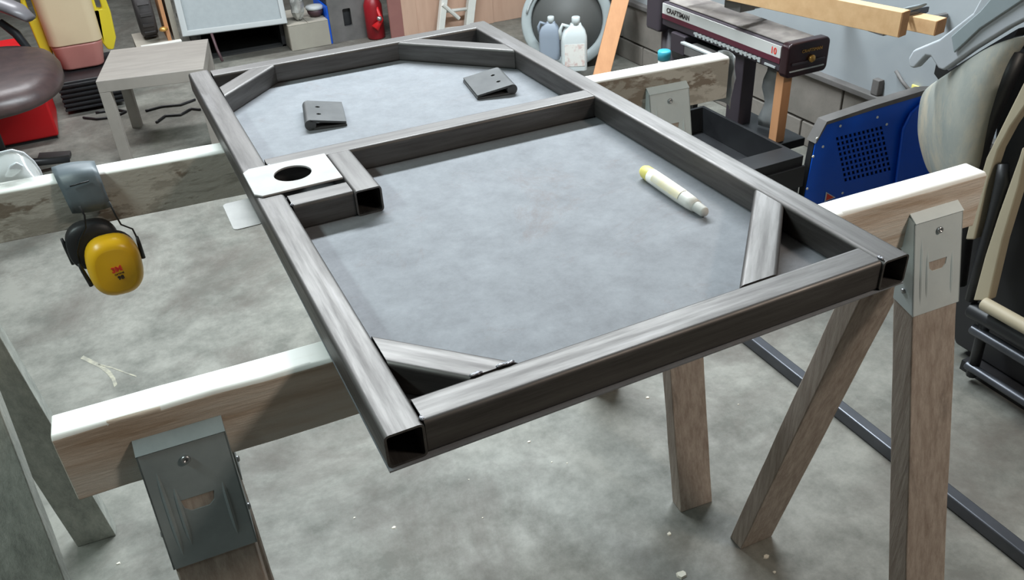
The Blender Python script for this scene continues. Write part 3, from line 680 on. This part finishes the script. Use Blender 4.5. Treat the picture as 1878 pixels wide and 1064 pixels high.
for v0 in (-20, 22, 55):
    a = P(806, v0, y=yy+.02); b = P(858, v0-6, y=yy+.02)
    MB().sweep([a, b], .010, n=8).build('rung', MT['white'], ld, smooth=True)

# ------------------------------------------------------------------ middle right background
# grey bin lying on its side
bc = P(1040, 56, d=4.5); bn = Vector((CAM.x-bc.x, CAM.y-bc.y, .35)).normalized()
bc.z = .243
gbn = thing('grey_bin', 'grey plastic bin lying on its side, mouth facing the frame, oil jugs inside', 'bin', (bc.x, bc.y, 0))
Mb = Matrix.Translation(bc) @ Vector((bn.x, bn.y, .12)).normalized().to_track_quat('Z', 'Y').to_matrix().to_4x4()
MB().lathe([(.155, -.45), (.19, -.30), (.205, -.02), (.235, -.01), (.24, .005), (.232, .012), (.195, .012), (.188, 0), (.175, -.28), (.14, -.43)], Mb, n=48).build('shell', MT['tote'], gbn, smooth=True)
MB().lathe([(.185, -.02), (.172, -.28), (.13, -.41), (.01, -.415)], Mb, n=48).build('inside', MT['bin_in'], gbn, smooth=True)
hp_ = [Mb @ Vector((.214*math.cos(t_), .214*math.sin(t_), .014)) for t_ in [math.radians(v) for v in range(118, 168, 6)]]
MB().sweep(hp_, .011, n=8, flat=(1.2, .5)).build('handle_recess', MT['grey_rim'], gbn, smooth=True)
def jug(label, base, rz, bm_, tilt=0, s=1.0, lab=True):
    t = thing('oil_jug', label, 'jug', base, rz, group='oil jugs in the grey bin'); t['_local'] = 1; I = Matrix.Identity(4)
    q = rrect(-.058*s, -.035*s, .058*s, .035*s, .018*s, 5)
    rows = [(1, 0), (1, .13), (.97, .155), (.8, .180), (.45, .2), (.4, .21)]
    vs = []; n = len(q)
    for sc, z in rows: vs += [(x*sc+(.015*s*(1-sc)), y*sc, z*s) for x, y in q]
    fs = [(i*n+k, i*n+(k+1) % n, (i+1)*n+(k+1) % n, (i+1)*n+k) for i in range(len(rows)-1) for k in range(n)]+[tuple(range(n-1, -1, -1)), tuple((len(rows)-1)*n+k for k in range(n))]
    MB().add(vs, fs).build('body', bm_, t, M=I, bevel=.004)
    MB().lathe([(.019*s, .205*s), (.019*s, .235*s), (.016*s, .238*s)], Matrix.Translation((.009*s, 0, 0)), n=18).build('cap', MT['jug'], t, M=I, smooth=True)
    MB().sweep([(-.022*s, 0, .195*s), (-.05*s, 0, .205*s), (-.062*s, 0, .18*s), (-.058*s, 0, .14*s)], .008*s, n=8).build('handle', bm_, t, M=I, smooth=True)
    if lab: MB().box((-.045*s, -.0365*s, .025*s), (.045*s, -.0352*s, .125*s)).build('label', MT['label_w'], t, M=I)
    return t
j1 = P(1053, 128, d=4.38); j2 = P(1012, 108, d=4.5)
gf = jug('pale grey oil jug with a printed label, upright in front of the bin mouth', (j1.x, j1.y, .062), -.42, MT['jug'], s=1.12)
gf2 = jug('blue-grey oil jug with a pale top, left of the labelled jug at the bin mouth', (j2.x-.01, j2.y+.0, .078), -.6, MT['jug2'], s=.92, lab=False)
# leaning 2x4
base = P(1080, 168, z=.0); topp = P(1130, -30, x=2.20)
dd = (topp-base).normalized(); sv = Vector((math.cos(-.45), math.sin(-.45), 0)); sv = (sv-dd*sv.dot(dd)).normalized(); tv = sv.cross(dd)
if tv.y < 0: tv = -tv
q = [base, base+sv*.082, base+sv*.082+tv*.038, base+tv*.038]
q2 = [p-dd*((p.z-.001)/dd.z) for p in q]
MBs = MB(); MBs.hexa(q2, [p+dd*min(1.3, (2.27-base.x)/dd.x) for p in q])
tag(MBs.build('leaning_stud', MT['pine_z'], bevel=.003), 'orange-toned wooden stud leaning against the block wall beside the grey bin', 'stud')

# radial arm saw
rs = thing('radial_arm_saw', 'maroon and white radial arm saw on a dark stand by the block wall', 'saw', (1.78, 1.75, 0))
X0, X1, Y0, Y1, Z0, Z1 = 1.72, 1.865, 1.43, 2.07, .592, .676
MB().box((X0, Y0, Z0), (X1, Y1, Z1)).build('arm', MT['saw_dark'], rs, bevel=.006)
MB().box((X0+.012, Y0+.01, Z1), (X1-.012, Y1-.02, Z1+.006)).build('top_cover', MT['saw_top'], rs, bevel=.004)
MB().box((X0-.003, Y0+.004, Z0+.044), (X0, Y1-.004, Z1-.004)).build('badge_strip', MT['saw_white'], rs)
MB().box((X0-.003, Y0+.004, Z0+.026), (X0, Y1-.004, Z0+.044)).build('stripe', MT['maroon'], rs)
q = MB(); yv = Y0+.09
while yv < Y1-.2:
    q.box((X0-.005, yv, Z0+.010+random.uniform(-.002, .002)), (X0, yv+.012, Z0+.022)); q.box((X0-.004, yv+.012, Z0+.014), (X0, yv+.022, Z0+.020)); yv += .022
q.build('rack_scale', MT['grey_rim'], rs)
MB().box((X0-.004, Y0+.02, Z0+.008), (X0, Y0+.07, Z0+.014)).build('rack_end', MT['grey_rim'], rs)
# end cap
q = rrect(X0-.008, Z0-.012, X1+.012, Z1+.012, .018, 5)
MB().hexa([(x, Y0-.035, z) for x, z in q], [(x, Y0, z) for x, z in q]).build('end_cap', MT['saw_cap'], rs, bevel=.006)
MB().box((X0+.01, Y0-.040, Z0+.028), (X1-.005, Y0-.034, Z0+.036)).build('cap_rib', MT['saw_dark'], rs, bevel=.002)
MB().box((X0+.005, Y0-.039, Z0+.008), (X1-.005, Y0-.034, Z0+.012)).build('cap_rib', MT['grey_rim'], rs, bevel=.001)
MB().lathe([(.011, 0), (.012, .006), (.009, .010)], Matrix.Translation((X0+.085, Y0-.036, Z0+.040)) @ Matrix.Rotation(math.pi/2, 4, 'X'), n=18).build('cap_knob', MT['gold'], rs, smooth=True)
text('badge_lettering', 'CRAFTSMAN', MT['black_ink'], rs, frame3((X0-.0035, Y1-.10, Z1-.024), (0, -1, 0), (0, 0, 1)), .024, bold=.0006)
text('badge_lettering', '10', MT['red_ink'], rs, frame3((X0-.0035, Y0+.035, Z1-.024), (0, -1, 0), (0, 0, 1)), .028, bold=.0006)
text('cap_lettering', 'CRAFTSMAN', MT['gold'], rs, frame3((X0+.085, Y0-.0365, Z1-.018), (1, 0, 0), (0, 0, 1)), .014)
# rear head, motor carriage, column, stand
MB().box((X0-.012, Y1, Z0-.03), (X1+.01, Y1+.09, Z1+.02)).build('rear_head', MT['saw_dark'], rs, bevel=.012)
MB().box((X0-.012, Y1-.16, Z0-.075), (X0+.06, Y1-.075, Z0-.004)).build('carriage', MT['saw_dark'], rs, bevel=.006)
MB().box((X0-.035, Y1-.36, Z0-.055), (X0+.02, Y1-.19, Z0-.022)).build('motor_bracket', MT['greybox'], rs, bevel=.004)
MB().box((X0-.037, Y1-.36, Z0-.022), (X0-.02, Y1-.17, Z0-.014)).build('motor_trim', MT['grey_rim'], rs, bevel=.002)
Mm = Matrix.Translation((X0+.085, Y1-.17, Z0-.085)) @ Matrix.Rotation(math.pi/2, 4, 'X')
MB().lathe([(.05, -.14), (.065, -.13), (.068, .06), (.06, .085), (.03, .09)], Mm, n=28).build('motor', MT['blackm'], rs, smooth=True)
MB().sweep([(X0+.07, Y1+.02, .0), (X0+.07, Y1+.02, Z0-.02)], .045, n=20).build('column', MT['saw_dark'], rs, smooth=True)
pc = P(1362, 180, x=X0+.06)
MB().box((X0+.02, pc.y-.035, 0), (X0+.075, pc.y+.035, Z0-.001)).build('stand_post', MT['saw_dark'], rs, bevel=.004)
MB().box((X0+.02, pc.y-.03, .20), (X0+.075, Y1+.02, .26)).build('stand_rail', MT['blackm'], rs, bevel=.004)
# wood post under the arm and plastic sheet
pp = P(1415, 253, x=1.76); 
pu = P(1412, 250, x=1.745); pz = P(1420, 262, x=1.745).z; py_ = P(1423, 200, x=1.745).y
MB().box((1.735, py_-.03, pz-.03), (1.86, py_+.26, pz-.0008)).build('stand_shelf', MT['blackm'], rs, bevel=.003)
MB().box((1.80, py_+.06, 0), (1.84, py_+.10, pz-.03)).build('stand_leg', MT['blackm'], rs, bevel=.003)
tag(MB().box((1.745, py_-.018, pz), (1.780, py_+.018, Z0-.0125)).build('wooden_prop', MT['pine_z'], bevel=.002), 'short wooden prop standing upright under the saw arm', 'prop')
rows = [[Vector((1.80+.008*math.sin(7*i*.2+j), py_+.04+.022*j+.005*math.sin(i*1.3), pz+.004+(Z0-pz-.03)*i/8)) for j in range(5)] for i in range(9)]
tag(MB().grid(rows).build('plastic_film', MT['plastic_sheet'], smooth=True, solid=.001), 'crinkled translucent plastic film standing beside the wooden prop', 'plastic film')
# plastic bag on rear beam end
bgx = .962*math.cos(ra); bgy = .8445+.962*math.sin(ra)
rows = []
for i in range(7):
    z = .958-.105*i/6
    rows.append([Vector((bgx+.004+.024*math.sin(math.pi*j/6)*(1-.35*abs(i-3)/3)+.002*math.sin(i*2+j), bgy-.026+.05*j/6, z-.004*math.sin(j+i))) for j in range(7)])
tag(MB().grid(rows).build('plastic_wrap', MT['plastic_sheet'], smooth=True, solid=.001), 'loose clear plastic wrap on the right end of the farther beam', 'plastic wrap')
# bottle with cyan cap
bt = thing('bottle', 'bottle with a bright cyan cap just behind the farther beam', 'bottle', (1.62, 2.05, 0))
cpt = P(1218, 103, x=1.60)
bt.location = (1.60, cpt.y, 0)
Mq = Matrix.Translation((1.60, cpt.y, 0))
zt_ = P(1218, 92, x=1.60).z
MB().lathe([(.03, .42), (.034, .43), (.034, zt_-.06), (.02, zt_-.045), (.02, zt_-.03)], Mq, n=20).build('bottle_body', MT['label_w'], bt, smooth=True)
MB().lathe([(.022, zt_-.032), (.023, zt_-.004), (.020, zt_)], Mq, n=20).build('cap', MT['cyan'], bt, smooth=True)
sh = thing('dark_shelf', 'dark low shelf board under the cyan-capped bottle', 'shelf', (1.62, cpt.y, 0))
MB().box((1.52, cpt.y-.10, .395), (1.70, cpt.y+.20, .419)).build('board', MT['blackm'], sh, bevel=.003)
for x_, y_ in ((1.53, cpt.y-.09), (1.67, cpt.y-.09), (1.53, cpt.y+.17), (1.67, cpt.y+.17)):
    MB().box((x_, y_, 0), (x_+.02, y_+.02, .395)).build('leg', MT['blackm'], sh)

# black open tool tray
tb = thing('black_tool_chest', 'open black tool chest with an empty tray left of the blue machine', 'tool chest', (1.62, 1.4, 0))
tx0, tx1, ty0, ty1, tz = 1.43, 1.665, 1.225, 1.72, .405
MB().box((tx0, ty0, 0), (tx1, ty1, tz-.09)).build('chest', MT['blackm'], tb, bevel=.004)
q = MB(); Mw = Matrix.Translation((0, 0, tz-.0895))
q.holed([(tx0, ty0), (tx1, ty0), (tx1, ty1), (tx0, ty1)], [[(tx0+.04, ty0+.08), (tx1-.012, ty0+.08), (tx1-.012, ty1-.012), (tx0+.04, ty1-.012)]], .0895, Mw)
q.build('tray_rim', MT['blackm'], tb, bevel=.002)
MB().box((tx0-.004, ty0-.01, tz-.10), (tx1+.004, ty0-.0005, tz-.03)).build('front_panel', MT['black'], tb, bevel=.002)

# lumber boards over the saw
lb1 = [P(1645, 69, d=2.28), P(1655, 20, d=2.30), P(1380, -3, d=2.75), P(1322, -2, d=2.78)]
e = P(1646, 69, d=2.28); d1 = P(1330, 0, z=e.z)-e; d1.normalize(); side = Vector((-d1.y, d1.x, 0)); 
if side.y < 0: side = -side
def board(name, label, e, hh, ww, ln, mat):
    t = thing(name, label, 'board', tuple(e))
    MB().prism([e, e+side*ww, e+side*ww+Vector((0, 0, hh)), e+Vector((0, 0, hh))], d1*ln).build('plank_body', mat, t, bevel=.0015)
    ed = -d1*.0012
    MB().prism([e+ed, e+ed+side*ww, e+ed+side*ww+Vector((0, 0, hh)), e+ed+Vector((0, 0, hh))], ed).build('end_grain', MT['pine_end'], t)
    return t
board('pine_board', 'near pale pine board lying above the saw, its sawn end toward the vehicle', e, .066, .036, 1.0, MT['pine'])
e2 = P(1712, 66, d=2.34)-side*0
board('pine_board', 'shorter pine board lying behind the near board above the saw', e2+side*.0, .040, .05, .9, MT['pine'])
gt = thing('grey_tool_case', 'small grey-blue tool lying on the boards above the saw', 'tool case', (1.9, 1.1, .8))
g0 = P(1655, 38, d=2.37); 
MB().prism([g0, g0+side*.06, g0+side*.06+Vector((0, 0, .022)), g0+Vector((0, 0, .022))], Vector((.055, .0, 0))).build('case_base', MT['tube_dark'], gt, bevel=.004)
MB().prism([g0+Vector((-.03, 0, .0225)), g0+side*.05+Vector((-.03, 0, .0225)), g0+side*.05+Vector((-.03, 0, .034)), g0+Vector((-.03, 0, .034))], Vector((.08, .0, 0))).build('case_lid', MT['dust_grey'], gt, bevel=.004)
# wall hung bracket holding boards
bk = thing('board_bracket', 'dark steel arm carrying the pine boards above the saw', 'bracket', (1.9, 1.6, .6))
pa = e+d1*.55+side*.05
MB().box((pa.x-.03, pa.y-.02, e.z-.035), (pa.x+.03, pa.y+.06, e.z-.001)).build('saddle', MT['greybox'], bk, bevel=.003)
MB().sweep([(pa.x, pa.y+.02, e.z-.03), (2.39, pa.y+.25, e.z-.12)], .014, n=8).build('arm', MT['greybox'], bk)
pb = e2+d1*.15+side*.02
MB().box((pb.x-.02, pb.y-.01, e2.z-.03), (pb.x+.02, pb.y+.05, e2.z-.001)).build('saddle', MT['greybox'], bk, bevel=.003)
MB().sweep([(pb.x, pb.y+.02, e2.z-.02), (2.39, pb.y+.2, e2.z-.10)], .012, n=8).build('arm', MT['greybox'], bk)

# ------------------------------------------------------------------ blue machine
yb_ = 1.22
bl = thing('blue_machine', 'blue vented metal machine case with black top against the wall', 'machine', (2.0, 1.25, 0))
def pl(u, v): p = P(u, v, y=yb_); return (p.x, p.z)
ol = [pl(1515, 228), pl(1496, 262), pl(1478, 350), pl(1473, 372), pl(1800, 300), pl(1740, 190), pl(1692, 174), pl(1600, 201)]
ol[3] = (ol[3][0]-.0, 0.02); ol[4] = (ol[4][0], .02)
ol = [ol[0], ol[1], ol[2], (ol[2][0], .02), (2.30, .02), (2.30, ol[6][1]-.03), ol[6], ol[7]]
NR, NC = 9, 11
def hp2(c_, r_): return pl(1531+c_*8.0+r_*1.9, 251-c_*2.0+r_*9.4)
lat = [hp2(0, 0), hp2(NC, 0), hp2(NC, NR), hp2(0, NR)]
Mf = frame3((0, yb_, 0), (1, 0, 0), (0, 0, 1))
MB().holed(ol, [lat], -.003, Mf).build('front_panel', MT['blue'], bl)
lm_ = MB()
for r_ in range(NR):
    for c_ in range(NC):
        o4 = [hp2(c_, r_), hp2(c_+1, r_), hp2(c_+1, r_+1), hp2(c_, r_+1)]
        cx_ = sum(p[0] for p in o4)/4; cz_ = sum(p[1] for p in o4)/4
        i4 = [(cx_+(x-cx_)*.58, cz_+(z-cz_)*.62) for x, z in o4]
        vs = [Vector((x, yb_, z)) for x, z in o4+i4]+[Vector((x, yb_+.003, z)) for x, z in i4]
        lm_.add(vs, [(0, 1, 5, 4), (1, 2, 6, 5), (2, 3, 7, 6), (3, 0, 4, 7), (4, 5, 9, 8), (5, 6, 10, 9), (6, 7, 11, 10), (7, 4, 8, 11)])
lm_.build('vent_grille', MT['blue'], bl)
dp = .03
MB().hexa([(x, yb_+.006, z) for x, z in ol], [(x, yb_+dp, z) for x, z in ol]).build('case', MT['blackm'], bl, bevel=.003)
tp = [ol[1], ol[0], ol[7], ol[6], (2.30, ol[6][1]-.03), (2.30, ol[6][1]-.012), (ol[6][0], ol[6][1]+.016), (ol[7][0], ol[7][1]+.014), (ol[0][0]-.002, ol[0][1]+.010), (ol[1][0]-.005, ol[1][1])]
for k in range(4):
    q4 = [tp[k], tp[k+1], tp[8-k], tp[9-k]]
    lm_ = MB().hexa([(x, yb_-.004, z) for x, z in q4], [(x, yb_+dp+.004, z) for x, z in q4]).build('black_trim', MT['ledge'], bl)
for u, v in ((1541, 231), (1498, 254), (1509, 269), (1491, 287), (1609, 215), (1626, 228), (1686, 197), (1480, 346), (1545, 354)):
    p = P(u, v, y=yb_-.001)
    MB().lathe([(.0045, 0), (.004, .002), (.002, .003)], Matrix.Translation(p) @ Matrix.Rotation(math.pi/2, 4, 'X'), n=10).build('rivet', MT['white'], bl, smooth=True)
# raised right-hand cover
q = [pl(1650, 235), pl(1665, 205), pl(1690, 181), pl(1740, 190), (2.29, .02), (pl(1648, 320)[0], .02)]
MB().hexa([(x, yb_-.016, z) for x, z in q], [(x, yb_-.005, z) for x, z in q]).build('side_cover', MT['blue'], bl, bevel=.005)
tr = [P(1515, 352, y=yb_-.002), P(1532, 362, y=yb_-.002), P(1512, 370, y=yb_-.002)]
MB().prism(tr, (0, -.001, 0)).build('warning_triangle', MT['white'], bl)
cen = (tr[0]+tr[1]+tr[2])/3
MB().prism([cen+(p-cen)*.7+Vector((0, -.0012, 0)) for p in tr], (0, -.0008, 0)).build('warning_triangle_inner', MT['red_ink'], bl)
# wall bits
tag(MB().box((2.372, 1.615, .326), (2.399, 1.648, .385)).build('junction_box', MT['ledge'], bevel=.004), 'small dark box sitting on the dark ledge of the wall', 'box')
tg = thing('yellow_tag', 'yellow tag with a short grey wire on the blue-grey wall', 'tag', (2.39, 1.5, .38))
MB().box((2.392, 1.455, .375), (2.399, 1.49, .405)).build('tag', MT['marker_y'], tg, bevel=.001)
MB().sweep([P(1643, 130, x=2.39), P(1655, 150, x=2.388), P(1672, 170, x=2.39)], .006, n=8).build('wire', MT['greybox'], tg, smooth=True)

# ------------------------------------------------------------------ dusty utility vehicle
vh = thing('utility_vehicle', 'dusty utility vehicle with curved fender, hood and tan tube frame at the right edge', 'vehicle', (1.9, .5, 0))
def vx(u, v, x): return P(u, v, x=x)
colsu = [  # rows from top to bottom, columns left to right with x (bulge toward the camera)
 [(1692, 168, 1.86), (1712, 150, 1.76), (1740, 132, 1.70), (1775, 108, 1.68), (1815, 82, 1.68), (1862, 66, 1.69), (1900, 60, 1.72)],
 [(1686, 190, 1.85), (1705, 185, 1.75), (1735, 172, 1.69), (1770, 150, 1.665), (1805, 128, 1.665), (1838, 112, 1.68), (1858, 106, 1.72)],
 [(1683, 220, 1.85), (1703, 218, 1.75), (1732, 210, 1.685), (1765, 196, 1.66), (1795, 180, 1.66), (1822, 165, 1.68), (1838, 158, 1.72)],
 [(1682, 245, 1.85), (1704, 246, 1.75), (1732, 244, 1.685), (1760, 235, 1.66), (1787, 226, 1.66), (1808, 216, 1.68), (1822, 212, 1.72)],
 [(1688, 275, 1.85), (1708, 280, 1.75), (1735, 282, 1.69), (1760, 280, 1.665), (1780, 275, 1.665), (1797, 268, 1.68), (1808, 262, 1.72)],
 [(1702, 320, 1.85), (1718, 328, 1.76), (1740, 334, 1.70), (1760, 336, 1.68), (1777, 330, 1.68), (1790, 322, 1.69), (1800, 318, 1.73)]]
MB().grid([[vx(*p) for p in r] for r in colsu]).build('fender', MT['dust'], vh, smooth=True, solid=.01, subsurf=2)
hood = [(1681, 103), (1690, 88), (1738, 68), (1800, 20), (1822, -20), (1900, -60), (1900, 30), (1865, 48), (1800, 88), (1746, 126), (1736, 122), (1722, 100), (1714, 99), (1692, 122), (1683, 120)]
MB().prism([vx(u, v, 1.70) for u, v in hood], (-.03, 0, 0)).build('hood', MT['dust_light'], vh, bevel=.008)
MB().prism([vx(u, v, 1.668) for u, v in [(1747, 66), (1800, 20), (1830, -15), (1885, -35), (1878, 0), (1800, 52), (1752, 97)]], (-.006, 0, 0)).build('hood_panel', MT['dust_grey'], vh, bevel=.003)
MB().prism([vx(u, v, 1.735) for u, v in [(1718, 112), (1740, 130), (1800, 92), (1868, 52), (1860, 68), (1800, 104), (1745, 140), (1725, 152), (1713, 135)]], (.04, 0, 0)).build('hood_gap', MT['black'], vh)
# dark body shell behind the tube frame
bp_ = [vx(1862, 100, 1.76), vx(1822, 200, 1.76), vx(1792, 300, 1.76), vx(1755, 470, 1.76)]
MB().prism([Vector((1.76, .745, .80)), Vector((1.76, .70, .58)), Vector((1.76, .70, .10)), Vector((1.76, .66, .03)), Vector((1.76, -.40, .03)), Vector((1.76, -.40, .98)), Vector((1.76, .66, .98))], (.5, 0, 0)).build('body_shell', MT['black'], vh, bevel=.01)
MB().sweep([vx(1868, 92, 1.72), vx(1838, 160, 1.715), vx(1815, 215, 1.71), vx(1797, 270, 1.71), vx(1786, 330, 1.71), vx(1770, 420, 1.71), vx(1756, 520, 1.71)], .022, n=12).build('black_edge_tube', MT['blackm'], vh, smooth=True)
def pillar(name, pts, w_, mat):
    MB().hexa([vx(u, v, 1.665) for u, v in pts], [vx(u, v, 1.665)+Vector((.03, 0, 0)) for u, v in pts]).build(name, mat, vh, bevel=.004)
pillar('frame_post', [(1895, 115), (1895, 172), (1853, 232), (1830, 275), (1812, 330), (1786, 440), (1770, 440), (1792, 345), (1808, 290), (1822, 262), (1850, 205)], 0, MT['tan'])
pillar('frame_post', [(1880, 285), (1868, 340), (1838, 440), (1812, 552), (1784, 552), (1806, 470), (1832, 390), (1868, 290), (1874, 270)], 0, MT['tan'])
MB().sweep([vx(1840, 300, 1.68), vx(1838, 335, 1.68), vx(1820, 400, 1.68), vx(1800, 470, 1.68), vx(1782, 550, 1.68)], [.012, .016, .012, .013, .016], n=10).build('black_tube', MT['blackm'], vh, smooth=True)
def rail_y(name, u, v, r, mat, x=1.66, y1=-.5):
    p = vx(u, v, x); MB().sweep([p, Vector((x, y1, p.z))], r, n=14).build(name, mat, vh, bevel=.004)
rail_y('bumper_tube', 1803, 556, .017, MT['tan'], 1.655)
rail_y('black_bumper', 1780, 566, .022, MT['blackm'], 1.68)
rail_y('lower_tube', 1782, 602, .014, MT['tube_dark'], 1.68)
rail_y('lower_tube', 1772, 668, .012, MT['tube_dark'], 1.69)
for y_ in (.55, .05):
    MB().sweep([(1.70, y_, .02), (1.685, y_, .24)], .014, n=10).build('bumper_strut', MT['blackm'], vh, smooth=True)
Mt = Matrix.Translation((2.0, .1, .0))
MB().box((1.72, -.4, 0), (2.2, .60, .03)).build('skid_plate', MT['black'], vh)

for o in bpy.data.objects:
    if '_local' in o: del o['_local']
